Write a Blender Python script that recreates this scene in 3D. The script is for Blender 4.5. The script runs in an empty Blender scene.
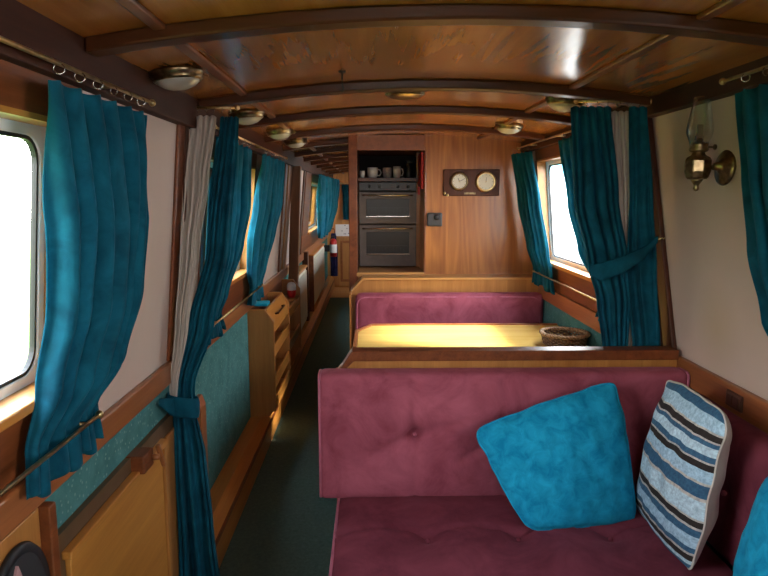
import bpy, bmesh, math, random
from mathutils import Vector, Matrix, noise
random.seed(7)
SC = bpy.context.scene
COL = SC.collection
PI = math.pi

# ---------------------------------------------------------------- camera
F = 640.0
pitch = math.radians(8.18); yaw = math.radians(1.063)
cd = bpy.data.cameras.new('camera'); cam = bpy.data.objects.new('camera', cd); COL.objects.link(cam)
cd.sensor_fit = 'HORIZONTAL'; cd.sensor_width = 36; cd.lens = F / 768 * 36; cd.clip_start = 0.02
fwd = Vector((math.sin(yaw) * math.cos(pitch), math.cos(yaw) * math.cos(pitch), -math.sin(pitch)))
rgt = Vector((math.cos(yaw), -math.sin(yaw), 0)); upv = rgt.cross(fwd)
m = Matrix((rgt, upv, -fwd)).transposed().to_4x4(); m.translation = Vector((0, 0, 1.55))
cam.matrix_world = m
SC.camera = cam

# ---------------------------------------------------------------- sky, sun, exposure
SC.view_settings.view_transform = 'Standard'; SC.view_settings.look = 'None'
SC.view_settings.gamma = 1; SC.view_settings.use_curve_mapping = False
SC.view_settings.exposure = 0.40
w = bpy.data.worlds.new('sky'); SC.world = w; w.use_nodes = True
nt = w.node_tree; nt.nodes.clear()
wo = nt.nodes.new('ShaderNodeOutputWorld'); bg = nt.nodes.new('ShaderNodeBackground')
tc = nt.nodes.new('ShaderNodeTexCoord'); sx = nt.nodes.new('ShaderNodeSeparateXYZ'); rp = nt.nodes.new('ShaderNodeValToRGB')
nt.links.new(tc.outputs['Generated'], sx.inputs[0]); nt.links.new(sx.outputs['Z'], rp.inputs[0])
rp.color_ramp.elements[0].position = 0.0; rp.color_ramp.elements[0].color = (1.0, 0.975, 0.925, 1)
rp.color_ramp.elements[1].position = 0.6; rp.color_ramp.elements[1].color = (0.80, 0.90, 1.0, 1)
nt.links.new(rp.outputs[0], bg.inputs[0]); nt.links.new(bg.outputs[0], wo.inputs[0])
bg.inputs[1].default_value = 13.0
sd = bpy.data.lights.new('sun', 'SUN'); sun = bpy.data.objects.new('sun', sd); COL.objects.link(sun)
sd.energy = 20.0; sd.angle = math.radians(11.0); sd.color = (1.0, 0.93, 0.80)
sdir = Vector((-1.0, 0.08, -0.92)).normalized()
sun.rotation_euler = sdir.to_track_quat('-Z', 'Y').to_euler()

def portal(name, c, n, wy, wz):
    ld = bpy.data.lights.new(name, 'AREA'); o = bpy.data.objects.new(name, ld); COL.objects.link(o)
    ld.shape = 'RECTANGLE'; ld.size = wy; ld.size_y = wz; ld.cycles.is_portal = True
    o.location = c; o.rotation_euler = Vector(n).to_track_quat('-Z', 'Z').to_euler()

# ---------------------------------------------------------------- hull section
def xl(z): return -.76 + .0899 * (max(z, .93) - .93)
def xr(z): return 1.18 - .0899 * (max(z, .93) - .93)
def zc(x): return 1.98 - .095 * (x - .25) ** 2
WL = [(.40, 1.51, 1.11, 1.715), (2.74, 3.81, 1.11, 1.715), (7.3, 9.0, 1.13, 1.71)]
WR = [(-.10, .75, 1.12, 1.78), (3.02, 4.30, 1.118, 1.785), (5.9, 7.2, 1.12, 1.78), (8.1, 9.5, 1.12, 1.78)]  # last two are unseen galley windows, added to light the corridor
for i, (a, b, c, d) in enumerate(WL): portal('portal', (xl(1.4) - .12, (a + b) / 2, (c + d) / 2), (1, 0, 0), b - a, d - c)
for i, (a, b, c, d) in enumerate(WR): portal('portal', (xr(1.4) + .12, (a + b) / 2, (c + d) / 2), (-1, 0, 0), b - a, d - c)
portal('portal', (.25, -.78, 1.585), (0, 1, 0), .9, .27)

# ---------------------------------------------------------------- materials
def nm(name):
    mt = bpy.data.materials.new(name); mt.use_nodes = True
    n = mt.node_tree; b = n.nodes['Principled BSDF']
    return mt, n, b
def node(n, t, **kw):
    x = n.nodes.new(t)
    for k, v in kw.items():
        if k in x.inputs: x.inputs[k].default_value = v
        else: setattr(x, k, v)
    return x
def ramp(n, src, stops, interp='LINEAR'):
    r = n.nodes.new('ShaderNodeValToRGB'); cr = r.color_ramp; cr.interpolation = interp
    while len(cr.elements) < len(stops): cr.elements.new(.5)
    for e, (p, c) in zip(cr.elements, stops): e.position = p; e.color = (*c, 1)
    n.links.new(src, r.inputs[0]); return r.outputs[0]
def bump(n, b, src, s, d=.01):
    bp = node(n, 'ShaderNodeBump', Strength=s, Distance=d); n.links.new(src, bp.inputs['Height']); n.links.new(bp.outputs[0], b.inputs['Normal'])
def wood(name, dark, light, axis='y', rough=.35, coat=.3, figure=False, sc=1.0, span=(.42, .92)):
    mt, n, b = nm(name)
    t = node(n, 'ShaderNodeTexCoord'); mp = node(n, 'ShaderNodeMapping')
    s = {'x': (1.2, 22, 22), 'y': (22, 1.2, 22), 'z': (22, 22, 1.2)}[axis]
    mp.inputs['Scale'].default_value = [v * sc for v in s]
    n.links.new(t.outputs['Object'], mp.inputs[0])
    a = node(n, 'ShaderNodeTexNoise', Scale=1.0, Detail=6.0, Roughness=.6, Distortion=.4); n.links.new(mp.outputs[0], a.inputs[0])
    f = node(n, 'ShaderNodeTexNoise', Scale=7.0, Detail=3.0, Roughness=.6); n.links.new(mp.outputs[0], f.inputs[0])
    mx = node(n, 'ShaderNodeMath', operation='MULTIPLY_ADD'); mx.inputs[1].default_value = .35
    n.links.new(f.outputs[0], mx.inputs[0]); n.links.new(a.outputs[0], mx.inputs[2])
    out = mx.outputs[0]
    if figure:
        m2 = node(n, 'ShaderNodeMapping'); k = {'x': (.5, 5, 5), 'y': (4, .6, 4), 'z': (5, 5, .55)}[axis]; m2.inputs['Scale'].default_value = k
        n.links.new(t.outputs['Object'], m2.inputs[0])
        g = node(n, 'ShaderNodeTexNoise', Scale=1.0, Detail=1.0, Roughness=.4); n.links.new(m2.outputs[0], g.inputs[0])
        q = node(n, 'ShaderNodeMath', operation='MULTIPLY'); q.inputs[1].default_value = 70.0; n.links.new(g.outputs[0], q.inputs[0])
        sn = node(n, 'ShaderNodeMath', operation='SINE'); n.links.new(q.outputs[0], sn.inputs[0])
        ad = node(n, 'ShaderNodeMath', operation='MULTIPLY_ADD'); ad.inputs[1].default_value = .10
        n.links.new(sn.outputs[0], ad.inputs[0]); n.links.new(out, ad.inputs[2]); out = ad.outputs[0]
    md = tuple((x + y) / 2 for x, y in zip(dark, light))
    c = ramp(n, out, [(span[0], dark), ((span[0] + span[1]) / 2, md), (span[1], light)])
    n.links.new(c, b.inputs['Base Color'])
    b.inputs['Roughness'].default_value = rough; b.inputs['Specular IOR Level'].default_value = .3 if coat < .2 else .5
    b.inputs['Coat Weight'].default_value = coat; b.inputs['Coat Roughness'].default_value = .18
    bump(n, b, out, .05, .002)
    return mt
def fabric(name, dark, light, sheen=.5, scale=9, rough=.9, trans=None, fine=350, bs=.25, spots=None):
    mt, n, b = nm(name)
    t = node(n, 'ShaderNodeTexCoord')
    a = node(n, 'ShaderNodeTexNoise', Scale=scale, Detail=5.0, Roughness=.65, Distortion=.6); n.links.new(t.outputs['Object'], a.inputs[0])
    c = ramp(n, a.outputs[0], [(.32, dark), (.68, light)])
    if spots:
        vo = node(n, 'ShaderNodeTexVoronoi', Scale=spots[0]); n.links.new(t.outputs['Object'], vo.inputs[0])
        fac = ramp(n, vo.outputs['Distance'], [(.16, (1, 1, 1)), (.26, (0, 0, 0))])
        mm = node(n, 'ShaderNodeMix', data_type='RGBA'); n.links.new(fac, mm.inputs[0]); n.links.new(c, mm.inputs[6]); mm.inputs[7].default_value = (*spots[1], 1); c = mm.outputs[2]
    n.links.new(c, b.inputs['Base Color'])
    b.inputs['Roughness'].default_value = rough; b.inputs['Sheen Weight'].default_value = sheen; b.inputs['Sheen Roughness'].default_value = .35
    b.inputs['Sheen Tint'].default_value = (*[min(1, x * 2.2 + .12) for x in light], 1)
    b.inputs['Specular IOR Level'].default_value = .15
    f = node(n, 'ShaderNodeTexNoise', Scale=fine, Detail=2.0); n.links.new(t.outputs['Object'], f.inputs[0])
    bump(n, b, f.outputs[0], bs, .002)
    if trans:
        tr = node(n, 'ShaderNodeBsdfTranslucent'); tr.inputs[0].default_value = (*trans[1], 1)
        mx = node(n, 'ShaderNodeMixShader'); mx.inputs[0].default_value = trans[0]
        n.links.new(b.outputs[0], mx.inputs[1]); n.links.new(tr.outputs[0], mx.inputs[2])
        n.links.new(mx.outputs[0], n.nodes['Material Output'].inputs[0])
    return mt
def plain(name, col, rough=.5, metal=0, var=.08, scale=20, coat=0, col2=None):
    mt, n, b = nm(name)
    t = node(n, 'ShaderNodeTexCoord'); a = node(n, 'ShaderNodeTexNoise', Scale=scale, Detail=4.0); n.links.new(t.outputs['Object'], a.inputs[0])
    c2 = col2 or tuple(min(1, x * (1 + var)) for x in col); c1 = col if col2 else tuple(x * (1 - var) for x in col)
    n.links.new(ramp(n, a.outputs[0], [(.35, c1), (.65, c2)]), b.inputs['Base Color'])
    b.inputs['Roughness'].default_value = rough; b.inputs['Metallic'].default_value = metal; b.inputs['Coat Weight'].default_value = coat
    return mt
def glass(name, refl=.08, tint=(1, 1, 1)):
    mt = bpy.data.materials.new(name); mt.use_nodes = True; n = mt.node_tree; n.nodes.clear()
    o = node(n, 'ShaderNodeOutputMaterial'); tr = node(n, 'ShaderNodeBsdfTransparent'); tr.inputs[0].default_value = (*tint, 1)
    g = node(n, 'ShaderNodeBsdfGlossy', Roughness=.03); mx = node(n, 'ShaderNodeMixShader')
    lw = node(n, 'ShaderNodeLayerWeight', Blend=refl); n.links.new(lw.outputs['Facing' if refl > .1 else 'Fresnel'], mx.inputs[0])
    n.links.new(tr.outputs[0], mx.inputs[1]); n.links.new(g.outputs[0], mx.inputs[2]); n.links.new(mx.outputs[0], o.inputs[0])
    return mt

CEIL = wood('ceiling_veneer', (.36, .115, .020), (.55, .21, .040), 'y', .24, .6, True, span=(.30, .95))
BEAM = wood('beam_mahogany', (.045, .012, .004), (.105, .029, .008), 'x', .38, .15)
MOULD = wood('moulding_wood', (.16, .045, .014), (.28, .085, .026), 'y', .35, .3)
CORN = wood('cornice_wood', (.034, .009, .004), (.07, .019, .008), 'y', .6, .0)
DARKZ = wood('dark_post_wood', (.040, .010, .004), (.10, .026, .009), 'z', .5, .0)
RAIL = wood('gunwale_rail_wood', (.22, .068, .022), (.42, .145, .045), 'y', .35, .3)
RAILD = wood('window_lining_wood', (.11, .028, .009), (.24, .068, .020), 'y', .4, .12)
OAK = wood('bulkhead_oak', (.25, .078, .014), (.45, .170, .036), 'z', .38, .25, True)
PINE = wood('golden_pine', (.44, .20, .055), (.60, .31, .095), 'x', .38, .25)
PINEZ = wood('golden_pine_upright', (.33, .125, .027), (.50, .22, .056), 'z', .38, .25)
PINEY = wood('golden_pine_length', (.42, .155, .024), (.60, .265, .052), 'y', .38, .25)
TABLE = wood('table_ash', (.70, .44, .10), (.84, .58, .17), 'x', .22, .4)
TEALV = fabric('teal_velvet', (.002, .040, .070), (.009, .14, .215), .3, 10, trans=(.20, (.01, .36, .50)))
TEALC = fabric('teal_cushion_velvet', (.002, .19, .35), (.014, .36, .58), .25, 22)
LINING = fabric('cream_lining', (.52, .45, .40), (.62, .55, .49), .1, 4, trans=(.15, (.7, .62, .5)))
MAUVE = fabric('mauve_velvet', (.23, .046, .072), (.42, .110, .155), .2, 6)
MAUVE_SHADE = fabric('mauve_velvet_shaded', (.115, .020, .034), (.21, .045, .068), .15, 6)  # mauve darkened to paint shade on the sofa seat and side cushions
PIPE = fabric('mauve_piping', (.36, .10, .15), (.46, .15, .21), .5, 20)
TEALW = fabric('teal_wall_cloth', (.045, .15, .15), (.08, .23, .225), .15, 12, spots=(52, (.17, .31, .28)))
CARPET = fabric('green_carpet', (.060, .112, .098), (.10, .17, .15), .1, 60, bs=.6)
CREAM = plain('cream_wall_vinyl', (.62, .475, .405), .55, var=.03, scale=3)
def stain():
    n = CREAM.node_tree; b = n.nodes['Principled BSDF']; src = b.inputs['Base Color'].links[0].from_socket
    t = node(n, 'ShaderNodeTexCoord'); v = node(n, 'ShaderNodeVectorMath', operation='SUBTRACT'); v.inputs[1].default_value = (1.165, 2.10, 1.10)
    sc_ = node(n, 'ShaderNodeVectorMath', operation='MULTIPLY'); sc_.inputs[1].default_value = (3, 6.5, 5.5); ln = node(n, 'ShaderNodeVectorMath', operation='LENGTH')
    n.links.new(t.outputs['Object'], v.inputs[0]); n.links.new(v.outputs[0], sc_.inputs[0]); n.links.new(sc_.outputs[0], ln.inputs[0])
    f = ramp(n, ln.outputs['Value'], [(0, (.45, .45, .45)), (1, (0, 0, 0))]); m_ = node(n, 'ShaderNodeMix', data_type='RGBA')
    n.links.new(f, m_.inputs[0]); n.links.new(src, m_.inputs[6]); m_.inputs[7].default_value = (.46, .34, .17, 1); n.links.new(m_.outputs[2], b.inputs['Base Color'])
stain()
WHITE = plain('white_frame_paint', (.78, .78, .76), .35, var=.02)
BLACK = plain('black_rubber', (.012, .012, .014), .5)
CHAR = plain('black_speaker_cloth', (.016, .017, .02), .7)
BRASS = plain('aged_brass', (.62, .47, .24), .3, 1, .2, 40)
DBRASS = plain('antique_brass', (.26, .185, .10), .3, 1, .3, 60)
CHROME = plain('chrome', (.5, .48, .45), .2, 1)
STEEL = plain('brushed_steel', (.13, .105, .095), .4, .35)
OVENG = plain('oven_black_glass', (.012, .011, .012), .32, 0)
LENS = plain('frosted_lens', (.50, .46, .38), .25, var=.03, coat=.4)
GLASS = glass('window_glass', .04)
CHIM = glass('lamp_glass', .35, (.93, .93, .92))
DIAL = plain('dial_cream', (.68, .65, .57), .4, var=.02)
RED = plain('red_paint', (.50, .015, .015), .4)
NAVY = fabric('navy_cloth', (.012, .012, .05), (.03, .03, .11), .2)
WICK = plain('wicker', (.16, .075, .03), .6, scale=90, col2=(.50, .31, .16))
WICKD = plain('wicker_dark', (.10, .045, .02), .6, scale=90, col2=(.22, .12, .055))
RADI = plain('radiator_enamel', (.62, .63, .56), .35, var=.02)
TILE = plain('white_tile', (.85, .85, .84), .2, scale=40, col2=(.8, .8, .8))
MUG = plain('white_china', (.66, .63, .62), .2, var=.05)
PINKM = plain('pink_china', (.50, .36, .38), .25, scale=60, col2=(.62, .56, .57))
BROWNP = plain('brown_plastic', (.09, .035, .022), .35)
GREYP = plain('dark_grey_plastic', (.035, .037, .045), .4)
INTER = plain('cupboard_interior', (.02, .012, .01), .8)
ENDW = wood('end_wall_wood', (.40, .17, .05), (.60, .29, .09), 'z', .4, .2)

def stripe_mat():
    mt, n, b = nm('striped_cushion_cloth')
    t = node(n, 'ShaderNodeTexCoord'); s = node(n, 'ShaderNodeSeparateXYZ'); n.links.new(t.outputs['UV'], s.inputs[0])
    G = (.52, .50, .47); K = (.022, .016, .014); D = (.035, .12, .22); Lb = (.40, .60, .74); P = (.50, .68, .78)
    st = [(0, D), (.04, P), (.07, K), (.107, G), (.125, D), (.16, Lb), (.235, D), (.285, G), (.300, K), (.338, G), (.35, P), (.46, G), (.48, D), (.56, G), (.575, Lb), (.650, K), (.688, G), (.70, D), (.735, P), (.79, D), (.82, G), (.830, K), (.868, G), (.88, Lb), (.955, D)]
    r = ramp(n, s.outputs[1], [(p, c) for p, c in st], 'CONSTANT')
    a = node(n, 'ShaderNodeTexNoise', Scale=38.0, Detail=4.0, Roughness=.7); n.links.new(t.outputs['UV'], a.inputs[0])
    v = ramp(n, a.outputs[0], [(.38, (.62, .66, .70)), (.62, (1.25, 1.22, 1.18))])
    mm = node(n, 'ShaderNodeMix', data_type='RGBA', blend_type='MULTIPLY'); mm.inputs[0].default_value = .8
    n.links.new(r, mm.inputs[6]); n.links.new(v, mm.inputs[7]); n.links.new(mm.outputs[2], b.inputs['Base Color'])
    b.inputs['Roughness'].default_value = .85
    f = node(n, 'ShaderNodeTexNoise', Scale=400.0); n.links.new(t.outputs['UV'], f.inputs[0]); bump(n, b, f.outputs[0], .3, .002)
    return mt
STRIPE = stripe_mat()
LINEN = fabric('linen_back', (.48, .445, .40), (.60, .555, .50), .15, 6)

def brick_mat():
    mt, n, b = nm('brickwork'); t = node(n, 'ShaderNodeTexCoord'); mp = node(n, 'ShaderNodeMapping'); mp.inputs['Rotation'].default_value = (PI / 2, 0, PI / 2)
    k = node(n, 'ShaderNodeTexBrick', Scale=4.0); k.inputs[1].default_value = (.5, .2, .12, 1); k.inputs[2].default_value = (.42, .16, .1, 1); k.inputs[3].default_value = (.6, .55, .5, 1)
    n.links.new(t.outputs['Object'], mp.inputs[0]); n.links.new(mp.outputs[0], k.inputs[0]); n.links.new(k.outputs[0], b.inputs['Base Color']); return mt
BRICK = brick_mat()
GRASS = plain('grass', (.08, .16, .03), .9, scale=8, col2=(.16, .26, .05))
LEAF = plain('hedge_leaves', (.05, .12, .02), .8, scale=12, col2=(.16, .26, .05))
WATER = plain('canal_water', (.03, .04, .035), .08)
RENDERW = plain('white_render', (.7, .7, .68), .8)
TURQ = plain('turquoise_paint', (.05, .45, .5), .5)

# ---------------------------------------------------------------- mesh helper
class M:
    def __init__(s): s.v = []; s.f = []; s.uv = None; s.mi = None
    def add(s, vs, fs):
        o = len(s.v); s.v += [Vector(p) for p in vs]; s.f += [tuple(i + o for i in f) for f in fs]; return s
    def box(s, x0, x1, y0, y1, z0, z1):
        return s.hexa([(x0, y0, z0), (x1, y0, z0), (x1, y1, z0), (x0, y1, z0), (x0, y0, z1), (x1, y0, z1), (x1, y1, z1), (x0, y1, z1)])
    def hexa(s, p): return s.add(p, [(0, 3, 2, 1), (4, 5, 6, 7), (0, 1, 5, 4), (1, 2, 6, 5), (2, 3, 7, 6), (3, 0, 4, 7)])
    def prism(s, poly, a, b, ax='y'):
        n = len(poly)
        def P(p, t): return {'y': (p[0], t, p[1]), 'x': (t, p[0], p[1]), 'z': (p[0], p[1], t)}[ax]
        vs = [P(p, a) for p in poly] + [P(p, b) for p in poly]
        fs = [tuple(range(n)), tuple(range(2 * n - 1, n - 1, -1))] + [(i, i + n, (i + 1) % n + n, (i + 1) % n) for i in range(n)]
        return s.add(vs, fs)
    def tube(s, pts, r, seg=8, closed=False, flat=1.0):
        pts = [Vector(p) for p in pts]; n = len(pts); rs = r if isinstance(r, (list, tuple)) else [r] * n
        o = len(s.v); ref = None
        for i, p in enumerate(pts):
            a = pts[(i - 1) % n] if (closed or i > 0) else p; b = pts[(i + 1) % n] if (closed or i < n - 1) else p
            t = (b - a).normalized()
            if ref is None: ref = t.orthogonal().normalized()
            u = (ref - t * ref.dot(t)).normalized(); ref = u; w_ = t.cross(u)
            for k in range(seg):
                an = 2 * PI * k / seg; s.v.append(p + (u * math.cos(an) + w_ * math.sin(an) * flat) * rs[i])
        for i in range(n if closed else n - 1):
            j = (i + 1) % n
            for k in range(seg): s.f.append((o + i * seg + k, o + i * seg + (k + 1) % seg, o + j * seg + (k + 1) % seg, o + j * seg + k))
        if not closed:
            s.f.append(tuple(o + k for k in reversed(range(seg)))); s.f.append(tuple(o + (n - 1) * seg + k for k in range(seg)))
        return s
    def lathe(s, prof, c, axis=(0, 0, 1), seg=28):
        ax = Vector(axis).normalized(); u = ax.orthogonal().normalized(); w_ = ax.cross(u); c = Vector(c); o = len(s.v); n = len(prof)
        for r, h in prof:
            for k in range(seg):
                an = 2 * PI * k / seg; s.v.append(c + ax * h + (u * math.cos(an) + w_ * math.sin(an)) * max(r, 1e-5))
        for i in range(n - 1):
            for k in range(seg): s.f.append((o + i * seg + k, o + i * seg + (k + 1) % seg, o + (i + 1) * seg + (k + 1) % seg, o + (i + 1) * seg + k))
        return s
    def grid(s, fn, nu, nv, cu=False):
        o = len(s.v)
        for j in range(nv + 1):
            for i in range(nu if cu else nu + 1): s.v.append(Vector(fn(i / nu, j / nv)))
        w_ = nu if cu else nu + 1
        for j in range(nv):
            for i in range(nu): s.f.append((o + j * w_ + i, o + j * w_ + (i + 1) % w_, o + (j + 1) * w_ + (i + 1) % w_, o + (j + 1) * w_ + i))
        return s
    def build(s, name, mat, parent=None, smooth=False, bev=0, solid=0, weld=False, sub=0):
        me = bpy.data.meshes.new(name); off = Vector((0, 0, 0)); q = parent
        while q is not None: off += q.location; q = q.parent
        me.from_pydata([tuple(p - off) for p in s.v], [], s.f)
        bm = bmesh.new(); bm.from_mesh(me)
        if weld: bmesh.ops.remove_doubles(bm, verts=bm.verts, dist=1e-5)
        bmesh.ops.recalc_face_normals(bm, faces=bm.faces); bm.to_mesh(me); bm.free()
        if smooth:
            for p in me.polygons: p.use_smooth = True
        o = bpy.data.objects.new(name, me); COL.objects.link(o); me.materials.append(mat)
        if parent: o.parent = parent
        if solid: md = o.modifiers.new('thickness', 'SOLIDIFY'); md.thickness = solid; md.offset = 0
        if bev: md = o.modifiers.new('bevel', 'BEVEL'); md.width = bev; md.segments = 2; md.limit_method = 'ANGLE'; md.angle_limit = math.radians(40)
        if sub: md = o.modifiers.new('smooth', 'SUBSURF'); md.levels = sub; md.render_levels = sub
        return o
def B(*a): return M().box(*a)
def tag(o, label, cat, group=None):
    o['label'] = label; o['category'] = cat
    if group: o['group'] = group
    return o
def thing(name, loc, label, cat, group=None):
    o = bpy.data.objects.new(name, None); COL.objects.link(o); o.location = loc; o.empty_display_size = .05; return tag(o, label, cat, group)
def st(o): o['kind'] = 'structure'; return o
def S(name, m_, mat, **k): return st(m_.build(name, mat, **k))
def clone(root, loc, label):
    def rec(o, par):
        c = o.copy(); COL.objects.link(c); c.parent = par
        for ch in [x for x in SC.objects if x.parent == o]: rec(ch, c)
        return c
    r = rec(root, None); r.location = loc; r['label'] = label; return r
def bead(c, r): return M().lathe([(r * math.sin(PI * i / 10), -r * math.cos(PI * i / 10)) for i in range(11)], c, seg=14)

# hull-following slab: inner face stands d off the wall surface into the room, outer face e behind it
def ls(y0, y1, z0, z1, d=0., e=.05, side=-1, mm=None):
    mm = mm or M()
    def X(z, k): return (xl(z) + k) if side < 0 else (xr(z) - k)
    return mm.hexa([(X(z0, -e), y0, z0), (X(z0, d), y0, z0), (X(z0, d), y1, z0), (X(z0, -e), y1, z0), (X(z1, -e), y0, z1), (X(z1, d), y0, z1), (X(z1, d), y1, z1), (X(z1, -e), y1, z1)])

# ================================================================ SETTING
YB, YE = -.72, 10.9
def wallpan(wins, side):
    mm = M(); y = YB
    for (a, b, c, d) in wins:
        ls(y, a, .93, 1.98, 0, .07, side, mm); ls(a, b, .93, c, 0, .07, side, mm); ls(a, b, d, 1.98, 0, .07, side, mm); y = b
    ls(y, YE, .93, 1.98, 0, .07, side, mm); return mm
S('wall_left', wallpan(WL, -1), CREAM)
S('wall_right', wallpan(WR, 1), CREAM)
S('wall_left_lower', B(-.83, -.76, YB, YE, 0, .93), TEALW)
S('wall_right_lower', B(1.18, 1.25, YB, YE, 0, .93), TEALW)
S('floor', B(-.9, 1.3, YB, 9.75, -.06, 0), CARPET)
S('floor_boards', B(-.9, 1.3, 9.75, YE + .1, -.06, 0.002), PINE)
def arch(x0, x1, y0, y1, up, dn, nn=24):
    mm = M()
    a = [(x0 + (x1 - x0) * i / nn) for i in range(nn + 1)]
    poly = [(x, zc(x) + dn) for x in a] + [(x, zc(x) + up) for x in reversed(a)]
    n = len(poly); vs = [(p[0], y0, p[1]) for p in poly] + [(p[0], y1, p[1]) for p in poly]
    fs = []
    for i in range(nn):
        j = n - 1 - i
        fs += [(i, i + 1, i + 1 + n, i + n), (j, j - 1, j - 1 + n, j + n), (i, i + 1, j - 1, j), (i + n, i + 1 + n, j - 1 + n, j + n)]
    fs += [(0, n - 1, 2 * n - 1, n), (nn, nn + 1, nn + 1 + n, nn + n)]
    return mm.add(vs, fs)
S('ceiling', arch(-.80, 1.25, YB, YE, .05, 0), CEIL, smooth=False)
# longitudinal ceiling mouldings
for i, x in enumerate((-.475, .75)):
    S('trim_%d' % (1 + i), arch(x - .014, x + .014, YB, 4.6 if x > 0 else YE, 0.0, -.012, 2), MOULD, bev=.004)
# cornices
S('trim_3', B(-.72, -.648, YB, YE, 1.797, 1.93), CORN, bev=.004)
S('trim_4', B(1.052, 1.12, YB, 4.6, 1.852, 1.945), CORN, bev=.004)
# beams
beams = [.55, 1.54, 2.49, 3.19, 3.98] + [4.75 + .72 * i for i in range(8)]
for y in beams:
    x1 = 1.05 if y < 4.6 else 1.05
    o = tag(arch(-.645, x1, y - .03, y + .035, 0, -.034).build('ceiling_beam', BEAM, bev=.006), 'x', 'beam', 'arched beams across the cabin ceiling')
    o['kind'] = 'structure'
bl = [o for o in SC.objects if o.name.startswith('ceiling_beam')]
for o in bl: del o['label']; del o['category']; del o['group']
# wall behind the camera with an unseen opening sized for the sofa light
mm = M().box(-.85, -.2, YB - .05, YB, 0, 2.0).box(.7, 1.25, YB - .05, YB, 0, 2.0).box(-.2, .7, YB - .05, YB, 0, 1.45).box(-.2, .7, YB - .05, YB, 1.72, 2.0)
S('wall_back', mm, OAK)

# ---- windows
def rrect(y0, y1, z0, z1, r, n=6):
    out = []
    for (cy, cz, a0) in ((y1 - r, z1 - r, 0), (y0 + r, z1 - r, 90), (y0 + r, z0 + r, 180), (y1 - r, z0 + r, 270)):
        for i in range(n + 1):
            a = math.radians(a0 + 90 * i / n); out.append((cy + r * math.cos(a), cz + r * math.sin(a)))
    return out
def ring(outer, inner, d0, d1, side):
    mm = M(); n = len(outer)
    def X(z, k): return (xl(z) - k) if side < 0 else (xr(z) + k)
    vs = []
    for poly, d in ((outer, d0), (inner, d0), (inner, d1), (outer, d1)):
        vs += [(X(z, d), y, z) for y, z in poly]
    fs = []
    for q in range(4):
        for i in range(n): fs.append((q * n + i, q * n + (i + 1) % n, ((q + 1) % 4) * n + (i + 1) % n, ((q + 1) % 4) * n + i))
    return mm.add(vs, fs)
wn = 0
for side, wins in ((-1, WL), (1, WR)):
    for (a, b, c, d) in wins:
        wn += 1
        def X(z, k): return (xl(z) - k) if side < 0 else (xr(z) + k)
        o1 = rrect(a, b, c, d, .035); i1 = rrect(a + .035, b - .035, c + .035, d - .035, .055)
        fr = S('window_%d' % wn, ring(rrect(a - .02, b + .02, c - .02, d + .02, .06), i1, .045, .06, side), WHITE, smooth=False, bev=.003)
        i2 = rrect(a + .043, b - .043, c + .043, d - .043, .05)
        ring(i1, i2, .050, .062, side).build('gasket', BLACK, fr)
        m2 = M(); m2.add([(X(z, .056), y, z) for y, z in i2], [tuple(range(len(i2)))]).build('pane', GLASS, fr)
        # wooden reveal lining and sill
        rv = M(); t = .012
        for (y0, y1, z0, z1) in ((a - .0, a + t, c, d), (b - t, b, c, d), (a, b, d - t, d)):
            ls(y0, y1, z0, z1, .012, .05, side, rv)
        rv.build('reveal_lining', PINEY, fr)
        ls(a - .04, b + .04, c - .012, c + .012, .03, .05, side).build('window_sill', PINEY, fr, bev=.004)
        # wood panelling around
        ls(a - .08, b + .05, .95, c - .012, .006, 0, side).build('under_panel', RAILD, fr)
        ls(a - .08, b + .05, d, (1.80 if side < 0 else 1.855), .006, 0, side).build('head_panel', RAILD, fr)
        ls(b, b + .055, c, d, .008, 0, side).build('architrave', RAILD, fr, bev=.003)
        ls(a - .055, a, c, d, .008, 0, side).build('architrave', RAILD, fr, bev=.003)

# ---- rails along the gunwale
S('trim_5', ls(YB, 6.9, .868, .948, .022, 0, -1), RAIL, bev=.006)
S('trim_6', ls(YB, 4.6, .855, .948, .022, 0, 1), RAIL, bev=.006)
S('trim_7', ls(7.05, 10.8, .868, .948, .022, 0, -1), RAIL, bev=.006)
# posts beside the cabin opening
S('trim_8', ls(2.305, 2.375, .948, 1.80, .012, 0, -1), RAILD, bev=.004)
S('trim_9', ls(2.375, 2.42, .0, 1.80, .012, 0, -1), DARKZ, bev=.004)
def slant(yb0, yb1, yt0, yt1, z0, z1, d):
    return M().hexa([(xr(z0) - d, yb0, z0), (xr(z0), yb0, z0), (xr(z0), yb1, z0), (xr(z0) - d, yb1, z0), (xr(z1) - d, yt0, z1), (xr(z1), yt0, z1), (xr(z1), yt1, z1), (xr(z1) - d, yt1, z1)])
S('trim_10', slant(2.385, 2.47, 2.55, 2.62, .948, 1.86, .020), DARKZ, bev=.005)
S('trim_11', slant(2.48, 2.60, 2.62, 2.68, .948, 1.86, .025), DARKZ, bev=.005)
# posts further down the left side
S('trim_12', ls(5.10, 5.22, .948, 1.80, .012, 0, -1), RAILD, bev=.003)
S('trim_13', ls(5.30, 5.50, .948, 1.80, .014, 0, -1), PINEZ, bev=.003)
S('trim_14', ls(5.50, 5.58, .0, 1.80, .08, 0, -1), wood('partition_post_wood', (.18, .065, .022), (.32, .125, .042), 'z', .4, .1), bev=.004)
S('trim_15', ls(6.50, 6.62, .948, 1.80, .012, 0, -1), DARKZ, bev=.003)
S('trim_16', ls(6.66, 7.22, .948, 1.80, .016, 0, -1), RAILD, bev=.003)
S('trim_17', ls(6.92, 7.04, .0, .948, .06, 0, -1), DARKZ, bev=.004)
# skirting ledge
S('baseboard_left', M().prism([(-.76, 0), (-.645, 0), (-.645, .135), (-.69, .19), (-.76, .19)], 2.43, YE), PINEY, bev=.003)
S('trim_18', M().prism([(-.652, .128), (-.640, .128), (-.640, .140), (-.652, .142)], 2.43, YE), RAILD)
S('baseboard_front', B(-.76, -.70, YB, 2.2, 0, .12), RAIL, bev=.003)

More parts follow.
